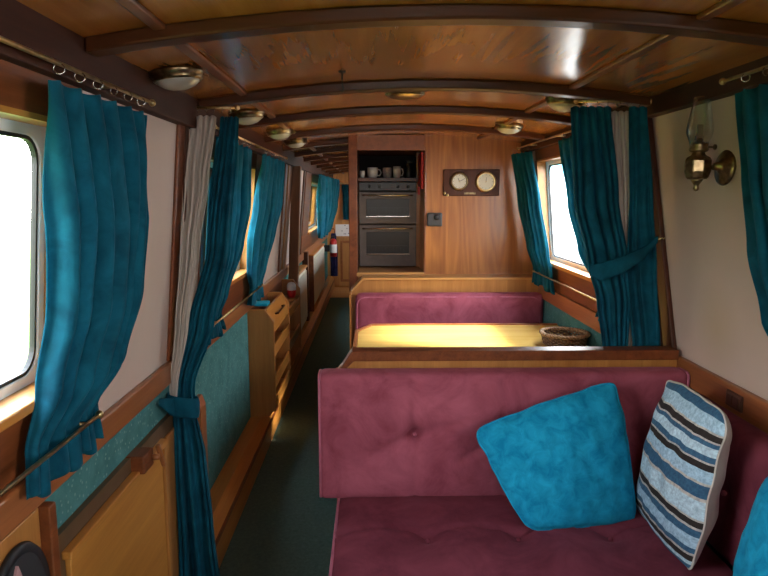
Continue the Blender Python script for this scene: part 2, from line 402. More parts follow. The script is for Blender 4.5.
# ---- bulkhead with the oven opening
YBK = 4.6
def bpoly(pts, y0, y1): return M().prism(pts, y0, y1)
S('wall_galley', bpoly([(.372, 0), (1.21, 0), (1.18, .93), (1.06, 1.95), (.372, zc(.372) + .01)], YBK, YBK + .03), OAK)
S('wall_galley_lower', B(-.16, .372, YBK, YBK + .03, 0, .99), OAK)
S('trim_19', B(-.165, -.105, YBK - .012, YBK + .03, 0, 1.97), RAILD, bev=.004)
S('trim_20', B(-.105, .372, YBK - .008, YBK + .03, 1.868, 1.975), MOULD, bev=.003)
S('trim_21', B(-.115, .380, YBK - .012, YBK + .02, .975, 1.004), PINE, bev=.003)
S('trim_22', B(.3745, .384, YBK - .012, YBK + .02, .98, 1.87), MOULD, bev=.003)
S('wall_galley_side', B(-.165, -.14, YBK + .03, 5.75, 0, 1.96), DARKZ)
S('wall_end', B(-.85, 1.3, YE, YE + .04, 0, 1.98), ENDW)

# ================================================================ OUTSIDE
S('ground', B(-40, -1.4, -20, 40, -.3, -.05), GRASS)
S('ground_water', B(-1.4, 7, -20, 40, -.35, -.30), WATER)
S('ground_far_bank', B(7, 40, -20, 40, -.3, 0.1), RENDERW)
t = thing('cottage', (-9, 9, -.05), 'red brick cottage on the bank outside the left windows', 'house')
B(-11, -8, 5, 14, -.05, 3.2).build('wall', BRICK, t); M().prism([(-11.3, 3.1), (-7.7, 3.1), (-9.5, 4.8)], 4.7, 14.3).build('roof', GREYP, t)
for y in (6.2, 9.0, 11.8): B(-8.03, -7.97, y, y + .9, .9, 2.1).build('window', WHITE, t)
hm = M()
for i in range(60):
    y = -4 + i * .18; c = (-5.5 + random.uniform(-.2, .2), y, .9 + random.uniform(-.2, .5)); r = .55 + random.uniform(-.15, .15)
    hm.lathe([(r * math.sin(PI * k / 6) * (1 + .15 * random.random()), -r * math.cos(PI * k / 6)) for k in range(7)], c, seg=9)
hm.box(-5.9, -5.1, -4, 6.6, -.05, .9)
tag(hm.build('hedge', LEAF), 'green hedge on the bank outside the front left window', 'hedge')
t = thing('warehouse', (12, 10, .1), 'white building with turquoise band across the water, right window', 'building')
B(11, 13, 2, 40, .1, 3.8).build('wall', RENDERW, t); B(10.96, 11, 2, 40, 2.7, 3.4).build('fascia', TURQ, t)

# ================================================================ FURNITURE
def cush(x0, x1, y0, y1, z0, z1, r, disp=None, cell=.016):
    mm = M(); lo = Vector((x0, y0, z0)); hi = Vector((x1, y1, z1)); L = hi - lo
    n = [max(4, int(L[i] / cell)) for i in range(3)]
    def f(p):
        q = Vector([min(max(p[i], lo[i] + r), hi[i] - r) for i in range(3)]); d = p - q
        if d.length > 1e-9: p2 = q + d.normalized() * r; nn = d.normalized()
        else: p2 = p; nn = Vector((0, 0, 1))
        return (p2 + disp(p2, nn)) if disp else p2
    for ax in range(3):
        a, b = (ax + 1) % 3, (ax + 2) % 3
        for s_ in (0, 1):
            def g(u, v):
                p = Vector((0, 0, 0)); p[ax] = hi[ax] if s_ else lo[ax]; p[a] = lo[a] + L[a] * u; p[b] = lo[b] + L[b] * v; return f(p)
            mm.grid(g, n[a], n[b])
    return mm
def seg_d(px, py, a, b):
    ax, ay = a; bx, by = b; dx, dy = bx - ax, by - ay; t_ = max(0, min(1, ((px - ax) * dx + (py - ay) * dy) / (dx * dx + dy * dy)))
    return math.hypot(px - ax - t_ * dx, py - ay - t_ * dy)
def tufted(tufts, seams, ax, sgn, puff, c, hw, td=.022, sdp=.006):
    # puff + buttons + creases on the face whose normal is sgn*axis ax ; plane coords = the other two
    A = [i for i in range(3) if i != ax]
    def d(p, n):
        if n[ax] * sgn < .2: return Vector((0, 0, 0))
        k = min(1, (n[ax] * sgn - .2) / .6)
        u, v = p[A[0]], p[A[1]]
        e = (1 - min(1, abs(u - c[0]) / hw[0]) ** 4) * (1 - min(1, abs(v - c[1]) / hw[1]) ** 2.5)
        h = puff * e
        for (a, b) in tufts: r2 = (u - a) ** 2 + (v - b) ** 2; h -= td * math.exp(-r2 / .0010) + td * .6 * math.exp(-r2 / .009)
        for s_ in seams: h -= sdp * math.exp(-(seg_d(u, v, *s_) / .013) ** 2)
        h += .0055 * noise.noise(Vector((u * 9, v * 3, 3))) + .0015 * noise.noise(Vector((u * 30, v * 14, 7)))
        o = Vector((0, 0, 0)); o[ax] = sgn * h * k; return o
    return d
def rloop(ax, val, a0, a1, b0, b1, r, n=5):
    pts = rrect(a0, a1, b0, b1, r, n); out = []
    for a, b in pts: out.append({0: (val, a, b), 1: (a, val, b), 2: (a, b, val)}[ax])
    return out

# --- L shaped sofa in the foreground
sofa = thing('sofa', (.5, 1.9, 0), 'mauve velvet corner sofa with buttoned cushions in the foreground', 'sofa')
B(-.115, 1.05, 1.70, 2.30, 0.002, .31).build('base', PINEZ, sofa, bev=.004)
B(.50, 1.05, .5, 1.70, 0.002, .31).build('base', PINEZ, sofa, bev=.004)
bx = [.152, .475, .80, 1.08]
bc = cush(-.195, 1.150, 2.225, 2.325, .440, .918, .022,
          tufted([(x, .688) for x in bx[:3]], [((x, .688), (x, .9)) for x in bx[:3]] + [((x, .688), (x - .16, .60)) for x in bx[:3]] + [((x, .688), (x, .45)) for x in bx[:3]] + [((bx[0], .688), (.32, .74)), ((bx[0], .688), (-.02, .62))],
                 1, -1, .022, (.47, .67), (.66, .235), .030, .012))
bco = bc.build('back_cushion', MAUVE, sofa, smooth=True, weld=True)
M().tube(rloop(0, -.192, 2.232, 2.320, .446, .912, .018), .0055, 6, True).build('piping', PIPE, bco, smooth=True)
M().tube(rloop(0, 1.147, 2.232, 2.320, .446, .912, .018), .0055, 6, True).build('piping', PIPE, bco, smooth=True)
for x in bx[:3]: bead((x, 2.233, .688), .009).build('button', MAUVE, bco, smooth=True)
sx_ = [-.13, .179, .475, .777, 1.08]
sd_ = [(x, 1.94) for x in sx_[1:4]]
def seatdisp(p, n):
    if n.z < .2: return Vector((0, 0, 0))
    k = min(1, (n.z - .2) / .6); u, v = p.x, p.y
    h = .020 * (1 - min(1, abs(v - 1.95) / .33) ** 3) * (1 - min(1, abs(u - .46) / .6) ** 6)
    # scalloped welt between buttons
    for i in range(4):
        if sx_[i] <= u <= sx_[i + 1]:
            tt = (u - sx_[i]) / (sx_[i + 1] - sx_[i]); yy = 1.94 + .035 * math.sin(PI * tt); h += .010 * math.exp(-((v - yy) / .007) ** 2) - .012 * math.exp(-((v - yy - .018) / .012) ** 2)
    for (a, b) in sd_: r2 = (u - a) ** 2 + (v - b) ** 2; h -= .018 * math.exp(-r2 / .0008) + .014 * math.exp(-r2 / .012)
    h += .003 * noise.noise(Vector((u * 8, v * 8, 1)))
    return Vector((0, 0, h * k))
so = cush(-.13, 1.085, 1.62, 2.27, .312, .445, .024, seatdisp).build('seat_cushion', MAUVE_SHADE, sofa, smooth=True, weld=True)
M().tube(rloop(0, -.126, 1.628, 2.262, .320, .438, .02), .0055, 6, True).build('piping', PIPE, so, smooth=True)
for (a, b) in sd_: bead((a, b, .440), .008).build('button', MAUVE_SHADE, so, smooth=True)
so2 = cush(.42, 1.085, .5, 1.61, .312, .445, .03, None, .04).build('seat_cushion', MAUVE_SHADE, sofa, smooth=True, weld=True)
for (y0, y1) in ((.55, 1.50), (1.515, 2.185)):
    yc = (y0 + y1) / 2
    c_ = cush(1.088, 1.176, y0, y1, .42, .864, .035, tufted([(yc, .64)], [((yc, .64), (yc, .84)), ((yc, .64), (yc, .46)), ((yc, .64), (yc + .15, .70)), ((yc, .64), (yc - .15, .6))], 0, -1, .018, (yc, .65), ((y1 - y0) / 2, .2), .024, .005)).build('side_cushion', MAUVE_SHADE, sofa, smooth=True, weld=True)
    bead((1.086, yc, .64), .009).build('button', MAUVE, c_, smooth=True)

# --- partition behind the sofa
t = thing('partition', (.5, 2.36, 0), 'low oak partition with clipped corner behind the foreground sofa back', 'partition')
M().prism([(-.13, .002), (1.155, .002), (1.155, .957), (-.078, .957), (-.13, .905)], 2.34, 2.385).build('panel', PINEZ, t, bev=.002)
cap = [(-.140, .880), (-.128, .876), (-.07, .936), (1.158, .936), (1.158, .975), (-.078, .975)]
M().prism(cap, 2.334, 2.405).build('capping_rail', RAILD, t, bev=.004)
M().prism([(-.139, .0), (-.128, .0), (-.128, .90), (-.139, .90)], 2.335, 2.39).build('edge_strip', RAIL, t)

# --- table
t = thing('dining_table', (.55, 3.3, 0), 'pale golden wood dinette table with raised lip behind the partition', 'table')
TT = M().prism([(-.085, 2.86), (-.085, 3.75), (.0, 3.93), (1.165, 3.93), (1.165, 2.86)], .722, .748, 'z').build('table_top', TABLE, t, bev=.003)
mm = M().prism([(-.105, 2.84), (-.085, 2.86), (-.085, 3.75), (-.105, 3.76)], .712, .756, 'z').prism([(-.105, 3.76), (-.085, 3.75), (.0, 3.93), (-.012, 3.95)], .712, .756, 'z').prism([(-.012, 3.95), (.0, 3.93), (1.165, 3.93), (1.165, 3.95)], .712, .756, 'z').prism([(-.105, 2.84), (1.165, 2.84), (1.165, 2.86), (-.085, 2.86)], .712, .756, 'z')
mm.build('edge_lip', RAIL, t, bev=.003)
M().tube([(.35, 3.3, .02), (.35, 3.3, .715)], .03, 16).build('pedestal', CHROME, t, smooth=True)
M().lathe([(0, .022), (.05, .022), (.14, .012), (.15, .002), (0, .002)], (.35, 3.3, 0)).build('foot', CHROME, t, smooth=True)

# --- rear bench (against the galley bulkhead) and its hidden twin behind the partition
def bench(y_back, s, label, nm_):
    t = thing(nm_, (.55, y_back, 0), label, 'bench')
    Y = lambda d: y_back - s * d
    def bx_(x0, x1, d0, d1, z0, z1): a, b = sorted((Y(d0), Y(d1))); return B(x0, x1, a, b, z0, z1)
    bx_(-.115, 1.16, .10, .52, .002, .33).build('base', PINEZ, t, bev=.003)
    c1 = (-.10, 1.155)
    a, b = sorted((Y(.06), Y(.56)))
    cush(c1[0], c1[1], a, b, .332, .46, .035, None, .03).build('seat_cushion', MAUVE, t, smooth=True, weld=True)
    return t
t = bench(4.42, 1, 'mauve velvet dinette bench beneath the oven and clocks', 'dinette_bench')
M().prism([(-.145, .002), (1.165, .002), (1.165, .985), (-.062, .985), (-.145, .898)], 4.40, 4.44).build('back_panel', PINEZ, t, bev=.002)
M().prism([(-.155, .893), (-.145, .888), (-.060, .975), (1.165, .975), (1.165, .990), (-.066, .990)], 4.385, YBK).build('top_shelf', PINE, t, bev=.003)
M().prism([(-.155, .002), (-.142, .002), (-.142, .893), (-.155, .893)], 4.30, YBK - .013).build('edge_strip', PINEZ, t)
cq = cush(-.115, 1.172, 4.27, 4.395, .46, .893, .04, tufted([], [((-.1, .845), (1.14, .862))], 1, -1, .014, (.52, .68), (.63, .21), .02, .004), .02).build('back_cushion', MAUVE, t, smooth=True, weld=True)
M().tube(rloop(1, 4.277, -.105, 1.14, .470, .870, .06), .006, 6, True).build('piping', PIPE, cq, smooth=True)
B(-.14, -.118, 3.96, 4.30, .002, .47).build('side_panel', PINEZ, t, bev=.003)
bench(2.40, -1, 'mauve velvet dinette bench hidden behind the low partition', 'dinette_bench')

# --- wicker basket on the table
t = thing('wicker_basket', (1.045, 3.39, .749), 'round brown wicker basket on the dinette table', 'basket')
cx, cy = 1.045, 3.39
def rope(R, z, amp, k, ph, r, mm, n=140):
    mm.tube([(cx + (R + amp * math.sin(k * a + ph)) * math.cos(a), cy + (R + amp * math.sin(k * a + ph)) * math.sin(a), z + amp * .6 * math.cos(k * a + ph)) for a in [2 * PI * i / n for i in range(n)]], r, 5, True)
mm = M()
for j in range(6): rope(.106 + .0022 * j, .757 + .009 * j, .0045, 20, j * PI, .0052, mm)
mm.build('woven_side', WICKD, t, smooth=True)
M().lathe([(0, .752), (.09, .752), (.09, .757), (0, .757)], (cx, cy, 0)).build('bottom', WICKD, t)
mm = M()
for ph in (0, 2.1, 4.2): rope(.122, .813, .0075, 15, ph, .0065, mm, 180)
mm.build('braided_rim', WICK, t, smooth=True)
mm = M()
for k in range(22):
    a = 2 * PI * k / 22; mm.tube([(cx + .09 * math.cos(a), cy + .09 * math.sin(a), .753), (cx + .110 * math.cos(a), cy + .110 * math.sin(a), .78), (cx + .120 * math.cos(a), cy + .120 * math.sin(a), .810)], .003, 5)
mm.build('stakes', WICK, t)

# ================================================================ PILLOWS
def pillow(name, P, thick, mat, label, mat2=None, n=44, pinch=.10, out=1, wr=.004, seed=0, bulge=(1, 1)):
    TL, TR, BR, BL = [Vector(p) for p in P]; c = (TL + TR + BR + BL) / 4
    nrm = ((TR - BL).cross(TL - BR)).normalized()
    if nrm.y > 0 and abs(nrm.y) > .5: nrm = -nrm
    if abs(nrm.y) <= .5 and nrm.x > 0: nrm = -nrm
    t = thing(name, (c.x, c.y, min(TL.z, TR.z, BR.z, BL.z)), label, 'cushion')
    eu = (TR - TL).normalized(); ev = (TL - BL).normalized()
    def f(sg):
        def g(u, v):
            a, b = 2 * u - 1, 2 * v - 1
            p = BL.lerp(BR, u).lerp(TL.lerp(TR, u), v)
            ca = 1 - pinch * (1 - b * b) * a * a ; cb = 1 - pinch * (1 - a * a) * b * b
            p = c + (p - c).dot(eu) * 0 * eu + (p - c)
            p = p - eu * (a * abs(a)) * pinch * (1 - b * b) * .5 * (TR - TL).length * -.35 - ev * (b * abs(b)) * pinch * (1 - a * a) * .5 * (TL - BL).length * -.35
            h = (bulge[0] if sg > 0 else bulge[1]) * thick / 2 * ((1 - abs(a) ** 2.6) * (1 - abs(b) ** 2.6)) ** .55
            edge = (1 - abs(a) ** 6) * (1 - abs(b) ** 6)
            h += wr * noise.noise(Vector((u * 7 + seed, v * 7, sg * 3))) * edge * 2 + wr * noise.noise(Vector((u * 16 + seed, v * 5, sg * 5))) * edge
            p = c + (p - c) * (1 - .045 * (abs(a * b)) ** 12)
            p = p + eu * noise.noise(Vector((v * 5, seed, 1))) * .014 * abs(a) + ev * noise.noise(Vector((u * 5, seed, 9))) * .014 * abs(b)
            return p + nrm * h * sg
        return g
    fr = M().grid(f(1), n, n); bk = M().grid(f(-1), n, n)
    o = fr.build('front_panel', mat, t, smooth=True)
    uvl = o.data.uv_layers.new(name='UV')
    for poly in o.data.polygons:
        for li in poly.loop_indices:
            vi = o.data.loops[li].vertex_index; uvl.data[li].uv = ((vi % (n + 1)) / n, (vi // (n + 1)) / n)
    bk.build('back_panel', mat2 or mat, t, smooth=True)
    g = f(0); L_ = [g(i / n, 0) for i in range(n)] + [g(1, i / n) for i in range(n)] + [g(1 - i / n, 1) for i in range(n)] + [g(0, 1 - i / n) for i in range(n)]
    M().tube(L_, .0035, 6, True).build('piping', mat2 or mat, t, smooth=True)
    return t
pillow('cushion', [(.350, 2.10, .758), (.84, 2.13, .918), (.900, 2.035, .452), (.51, 1.955, .466)], .125, TEALC, 'bright teal velvet cushion leaning on the sofa back', wr=.005, seed=2)
pillow('cushion', [(.955, 1.995, .965), (.970, 1.665, .955), (.935, 1.725, .452), (.930, 2.12, .470)], .16, STRIPE, 'blue, black and cream striped cushion in the sofa corner', LINEN, seed=5, bulge=(.65, 1.15))
pillow('cushion', [(1.02, 1.55, .84), (.985, 1.17, .90), (.93, 1.13, .48), (.93, 1.52, .468)], .13, TEALC, 'teal velvet cushion cut by the bottom right edge of photo', seed=9)

# ================================================================ CURTAINS
def lerprows(rows, z):
    rows = sorted(rows, key=lambda r: -r[0])
    if z >= rows[0][0]: return rows[0][1:]
    for a, b in zip(rows, rows[1:]):
        if b[0] <= z <= a[0]:
            t_ = (a[0] - z) / (a[0] - b[0]); t_ = t_ * t_ * (3 - 2 * t_) * .5 + t_ * .5
            return tuple(p + (q - p) * t_ for p, q in zip(a[1:], b[1:]))
    return rows[-1][1:]
def drape(rows, nf, seed=0, sharp=.15, nv=60, sgn=1, wob=.9, hem=0.0, off=(0, 0)):
    zt = max(r[0] for r in rows); zb = min(r[0] for r in rows); nu = nf * 18
    rnd = random.Random(seed); ph = [rnd.uniform(-1, 1) for _ in range(8)]; av = [rnd.uniform(.45, 1.3) for _ in range(nf + 2)]
    def g(u, v):
        z = zt + (zb - zt) * v; ax, ay, bx_, by, amp = lerprows(rows, z)
        A = Vector((ax, ay)); Bv = Vector((bx_, by)); d = Bv - A; nrm = Vector((-d.y, d.x)).normalized() * sgn
        uu = u + wob / nf * (.35 * math.sin(2 * PI * u * 1.3 + ph[0] * 3 + v * 1.5) + .15 * math.sin(2 * PI * u * 3 + ph[1] * 3 - v * 2)) * min(1, v * 3)
        th = 2 * PI * nf * uu; s_ = math.sin(th); s_ = (1 - sharp) * s_ + sharp * (1 - 2 * abs(math.cos(th / 2 + .4)) ** .6)
        k = av[min(nf, max(0, int(uu * nf)))]; k2 = av[min(nf, max(0, int(uu * nf)) + 1)]; fr_ = (uu * nf) % 1; k = k + (k2 - k) * fr_ * fr_ * (3 - 2 * fr_)
        top = math.exp(-v * 14)
        o = amp * k * s_ * (1 - .35 * top) + amp * .35 * noise.noise(Vector((u * 6, z * 3, seed))) 
        p = A + d * u + nrm * o - d * (.52 / (2 * PI * nf)) * math.sin(2 * th) * (1 - top)
        zz = z + hem * v * v * (math.sin(th * .5 + 1) * .5 + noise.noise(Vector((u * 5, seed, 0)))) - .003 * top * (1 + math.cos(th))
        return (p.x + off[0], p.y + off[1], zz)
    return M().grid(g, nu, nv)
def rings(t, A, Bp, n, zr, r=.010):
    for i in range(n):
        f_ = (i + .5) / n; c = Vector(A).lerp(Vector(Bp), f_); d = (Vector(Bp) - Vector(A)).normalized()
        side = Vector((-d.y, d.x, 0)); up_ = Vector((0, 0, 1)); tilt = random.uniform(-.5, .5); sd2 = side * math.cos(tilt) + d * math.sin(tilt)
        c = c + Vector((0, 0, -r * .7))
        M().tube([c + (sd2 * math.cos(a) + up_ * math.sin(a)) * r for a in [2 * PI * k / 14 for k in range(14)]], .0014, 5, True).build('curtain_ring', CHROME, t, smooth=True)
def curtain(label, rows, nf, seed, sgn=1, hem=.02, ringn=5, rodz=None, group=None, sharp=.15, mat=None):
    zt = rows[0][0]; r0 = rows[0]
    t = thing('curtain', ((r0[1] + r0[3]) / 2, (r0[2] + r0[4]) / 2, rows[-1][0]), label, 'curtain', group)
    drape(rows, nf, seed, sgn=sgn, hem=hem, sharp=sharp).build('drape', mat or TEALV, t, smooth=True, solid=.004)
    if ringn: rings(t, (r0[1], r0[2], rodz or zt + .03), (r0[3], r0[4], rodz or zt + .03), ringn, 0)
    return t
curtain('teal velvet curtain tied behind brass rail at nearest left window', [(1.775, -.615, 1.275, -.615, 1.815, .016), (1.66, -.625, 1.29, -.628, 1.81, .034), (1.5, -.640, 1.33, -.640, 1.79, .045), (1.3, -.655, 1.34, -.652, 1.73, .048), (1.13, -.680, 1.32, -.678, 1.66, .040), (1.02, -.712, 1.28, -.712, 1.59, .016), (.92, -.71, 1.262, -.708, 1.60, .018)], 6, 3, -1, .02, 6, 1.805)
curtain('dark teal near curtain of second left window, beside the lined door curtain', [(1.79, -.615, 2.62, -.615, 3.37, .02), (1.5, -.645, 2.62, -.645, 3.36, .028), (1.3, -.67, 2.64, -.67, 3.27, .028), (1.1, -.695, 2.66, -.695, 3.02, .024), (1.02, -.708, 2.68, -.708, 2.94, .012), (.93, -.705, 2.64, -.705, 3.0, .018)], 7, 8, -1, .02, 5, 1.815)
curtain('sunlit teal curtain at far side of second left window', [(1.79, -.615, 3.70, -.615, 4.62, .02), (1.5, -.64, 3.55, -.64, 4.55, .028), (1.3, -.665, 3.50, -.665, 4.38, .028), (1.1, -.695, 3.60, -.695, 4.25, .02), (1.0, -.708, 3.72, -.708, 4.12, .010), (.92, -.705, 3.62, -.705, 4.16, .018)], 6, 12, -1, .02, 4, 1.815)
curtain('teal curtain at the distant left window down the corridor', [(1.80, -.60, 7.3, -.50, 10.0, .03), (1.4, -.62, 7.5, -.53, 10.0, .03), (1.1, -.65, 7.8, -.60, 9.6, .03), (1.02, -.66, 7.9, -.62, 9.4, .02)], 7, 5, -1, .02, 3, 1.82)
curtain('small teal curtain on end wall of the corridor', [(1.74, -.50, 10.80, -.27, 10.80, .025), (1.16, -.48, 10.80, -.28, 10.80, .025)], 5, 6, 1, .0, 0)
curtain('narrow teal curtain beside the clocks, far side of right window', [(1.84, .965, 4.50, 1.03, 4.18, .018), (1.52, 1.03, 4.47, 1.065, 4.08, .022), (1.2, 1.085, 4.42, 1.10, 3.98, .02), (1.06, 1.115, 4.36, 1.12, 3.94, .010), (.955, 1.115, 4.36, 1.12, 3.88, .018)], 5, 21, 1, .02, 4, 1.865)
curtain('teal curtain half hidden behind the lined one at right window', [(1.85, 1.0, 3.47, 1.0, 2.70, .02), (1.5, 1.04, 3.40, 1.04, 2.70, .025), (1.27, 1.07, 3.26, 1.07, 2.72, .025), (1.06, 1.11, 3.00, 1.11, 2.72, .012), (.96, 1.10, 3.06, 1.10, 2.70, .02)], 6, 22, 1, .02, 4, 1.872)
curtain('teal curtain at right edge of photo beyond the oil lamp', [(1.835, 1.0, 1.80, 1.0, 1.36, .018), (1.6, 1.03, 1.80, 1.03, 1.34, .024), (1.4, 1.06, 1.79, 1.06, 1.34, .024), (1.2, 1.09, 1.74, 1.09, 1.32, .02), (1.06, 1.11, 1.60, 1.11, 1.32, .012), (.98, 1.10, 1.62, 1.10, 1.32, .02)], 6, 23, 1, .02, 5, 1.87)

# --- lined door curtains on the cabin opening
t = thing('door_curtain', (-.70, 2.34, 0), 'floor length teal door curtain with cream lining, tied at left post', 'curtain')
drape([(1.845, -.565, 2.47, -.500, 2.47, .012), (1.35, -.635, 2.45, -.545, 2.45, .018), (1.07, -.69, 2.35, -.595, 2.35, .016), (.86, -.732, 2.30, -.660, 2.30, .012), (.77, -.742, 2.29, -.658, 2.29, .010), (.60, -.745, 2.28, -.625, 2.28, .026), (.3, -.74, 2.26, -.600, 2.27, .032), (.03, -.745, 2.25, -.575, 2.26, .036)], 4, 31, sgn=-1).build('drape', TEALV, t, smooth=True, solid=.004)
drape([(1.845, -.665, 2.44, -.575, 2.44, .010), (1.6, -.682, 2.385, -.60, 2.40, .014), (1.35, -.700, 2.345, -.635, 2.36, .014), (1.07, -.722, 2.32, -.68, 2.32, .010), (.86, -.742, 2.285, -.715, 2.285, .006), (.80, -.742, 2.285, -.72, 2.285, .004)], 4, 33, sgn=-1).build('lining', LINING, t, smooth=True, solid=.003)
def band(c, rx, ry, z, h, seed=0):
    def g(u, v):
        a = 2 * PI * u; k = 1 + .10 * math.sin(PI * v) + .05 * noise.noise(Vector((math.cos(a) * 2, math.sin(a) * 2, v * 3 + seed)))
        return (c[0] + rx * k * math.cos(a), c[1] + ry * k * math.sin(a), z + h * (v - .5) + .012 * math.cos(a + 2.5))
    return M().grid(g, 40, 10, True)
mm = band((-.700, 2.292), .052, .044, .785, .075)
def tail(P, W_, th=.008, tw=0):
    def g(u, v):
        n = len(P) - 1; f_ = u * n; i = min(n - 1, int(f_)); p = Vector(P[i]).lerp(Vector(P[i + 1]), f_ - i); ww = W_[i] + (W_[i + 1] - W_[i]) * (f_ - i)
        a = 2 * PI * v; return (p.x, p.y - th * math.cos(a) * (1 + .3 * math.sin(u * 9)), p.z + ww * math.sin(a))
    return M().grid(lambda u, v: g(u, 1 - v), 24, 12)
tb = mm.build('tieback', TEALV, t, smooth=True, solid=.006)
tail([(-.715, 2.25, .79), (-.73, 2.215, .81), (-.745, 2.175, .835)], [.035, .026, .014]).build('tieback_tail', TEALV, tb, smooth=True)
rings(t, (-.66, 2.46, 1.872), (-.51, 2.46, 1.872), 5, 0)

t = thing('door_curtain', (.98, 2.47, .62), 'teal door curtain showing cream lining, tied at right post', 'curtain')
drape([(1.885, .750, 2.47, .90, 2.47, .014), (1.535, .775, 2.47, .955, 2.47, .018), (1.3, .835, 2.46, 1.0, 2.46, .018), (1.14, .885, 2.46, 1.02, 2.46, .018), (.955, .92, 2.47, 1.02, 2.47, .016), (.62, .92, 2.47, 1.02, 2.47, .02)], 5, 41, sgn=1).build('drape', TEALV, t, smooth=True, solid=.004)
drape([(1.885, .97, 2.465, 1.035, 2.465, .008), (1.535, .985, 2.465, 1.075, 2.465, .012), (1.25, .985, 2.46, 1.108, 2.46, .010), (.955, 1.035, 2.465, 1.14, 2.465, .008), (.62, 1.035, 2.465, 1.14, 2.465, .008)], 2, 43, sgn=1).build('drape', TEALV, t, smooth=True, solid=.004)
drape([(1.872, .89, 2.495, .985, 2.495, .008), (1.5, .93, 2.497, 1.01, 2.497, .010), (1.2, .97, 2.495, 1.03, 2.495, .008), (.62, .99, 2.497, 1.06, 2.497, .008)], 4, 44, sgn=1).build('lining', LINING, t, smooth=True, solid=.003)
tb = tail([(.845, 2.455, 1.265), (.88, 2.425, 1.262), (.96, 2.42, 1.29), (1.04, 2.42, 1.335), (1.095, 2.44, 1.385)], [.020, .036, .034, .026, .014], .007).build('tieback', TEALV, t, smooth=True)
M().tube([(1.095, 2.43, 1.385), (1.105, 2.42, 1.392), (1.115, 2.43, 1.388), (1.125, 2.44, 1.392)], .002, 6).build('tieback_hook', BRASS, t)
rings(t, (.79, 2.47, 1.90), (1.03, 2.47, 1.90), 6, 0)

# --- curtain rods and holdback rails
def rod(A, Bp, r, label, nbr, side, name='curtain_rod', fin=True, toward=None):
    A = Vector(A); Bp = Vector(Bp); t = thing(name, tuple((A + Bp) / 2), label, 'rail')
    M().tube([A, Bp], r, 10).build('rod', BRASS, t, smooth=True)
    if fin:
        for p in (A, Bp): bead(p, r * 2.0).build('finial', BRASS, t, smooth=True)
    for i in range(nbr):
        p = A.lerp(Bp, (i + .5) / nbr) if nbr > 2 else A.lerp(Bp, .06 + .88 * i)
        xw = toward if toward is not None else (xl(p.z) if side < 0 else xr(p.z))
        M().tube([p, (xw, p.y, p.z)], r * .9, 8).build('bracket', BRASS, t, smooth=True)
    return t
rod((-.615, .25, 1.808), (-.615, 1.86, 1.808), .005, 'brass curtain rod above the nearest left window', 3, -1, toward=-.648)
rod((-.615, 2.58, 1.818), (-.615, 4.72, 1.818), .005, 'brass curtain rod above the second left window', 3, -1, toward=-.648)
rod((1.0, .25, 1.873), (1.0, 1.87, 1.873), .005, 'brass curtain rod at upper right edge of photo', 3, 1, toward=1.052)
rod((1.0, 2.62, 1.873), (1.0, 4.45, 1.873), .005, 'brass curtain rod above the right window by clocks', 3, 1, toward=1.052)
rod((-.66, 2.46, 1.875), (-.50, 2.46, 1.875), .005, 'short brass rod carrying the left door curtain', 0, -1, name='curtain_rod')
rod((.77, 2.47, 1.903), (1.05, 2.47, 1.903), .005, 'short brass rod carrying the right door curtain', 0, 1, name='curtain_rod')
rod((-.682, .42, 1.01), (-.682, 1.55, 1.01), .0052, 'brass holdback rail in front of nearest left curtain', 2, -1, 'holdback_rail')
rod((-.684, 2.70, 1.00), (-.684, 3.98, 1.00), .0045, 'brass holdback rail below the second left window', 2, -1, 'holdback_rail')
rod((1.095, 2.76, 1.045), (1.095, 4.30, 1.045), .0045, 'brass holdback rail below the right window', 2, 1, 'holdback_rail')
rod((1.085, .45, 1.04), (1.085, 1.62, 1.04), .0045, 'brass holdback rail near the corner sofa, right side', 2, 1, 'holdback_rail')

endrod = rod((-.52, 10.80, 1.755), (-.25, 10.80, 1.755), .01, 'short curtain rod on the end wall of the corridor', 0, -1)
M().tube([(-.51, 10.80, 1.755), (-.51, YE, 1.755)], .008, 6).build('bracket', BRASS, endrod)

# ================================================================ CEILING FITTINGS
def dome(x, y, label):
    z = zc(x) - .002; t = thing('ceiling_light', (x, y, z), label, 'light', 'brass ceiling lights')
    a = -.16 * (x - .21) * 1.0; ax = Vector((a, 0, -1))
    M().lathe([(0, .0), (.078, .0), (.080, .006), (.074, .016), (.070, .018), (.072, .024), (.066, .030), (.060, .028), (.060, .0)], (x, y, z), ax, 40).build('brass_ring', DBRASS, t, smooth=True)
    M().lathe([(.064, .026), (.058, .036), (.042, .046), (.022, .052), (0, .054)], (x, y, z), ax, 40).build('lens', LENS, t, smooth=True)
    M().tube([Vector((x + .078, y, z - .008)), Vector((x + .093, y, z - .012))], .004, 8).build('switch', DBRASS, t)
    return t
dome(-.575, 1.97, 'brass ceiling light nearest the camera, upper left of photo')
dome(-.555, 2.93, 'brass ceiling light just behind the left door curtain')
dome(-.525, 3.74, 'left brass ceiling light above the second window, third away')
dome(-.515, 4.42, 'furthest brass ceiling light on the left side')
dome(.80, 2.72, 'brass ceiling light beside top of right door curtain')
dome(.78, 3.72, 'brass ceiling light above and right of the clocks')
t = thing('ceiling_vent', (.14, 2.80, zc(.14)), 'round brass mushroom vent in the middle of ceiling', 'vent')
z = zc(.14)
M().lathe([(0, -.020), (.05, -.018), (.074, -.010), (.078, -.006), (.074, -.004), (0, -.004)], (.14, 2.80, z), seg=40).build('cap', DBRASS, t, smooth=True)
mm = M()
for k in range(36): a = 2 * PI * k / 36; mm.box(.14 + .068 * math.cos(a) - .002, .14 + .068 * math.cos(a) + .002, 2.80 + .068 * math.sin(a) - .002, 2.80 + .068 * math.sin(a) + .002, z - .010, z)
mm.build('grille', DBRASS, t)
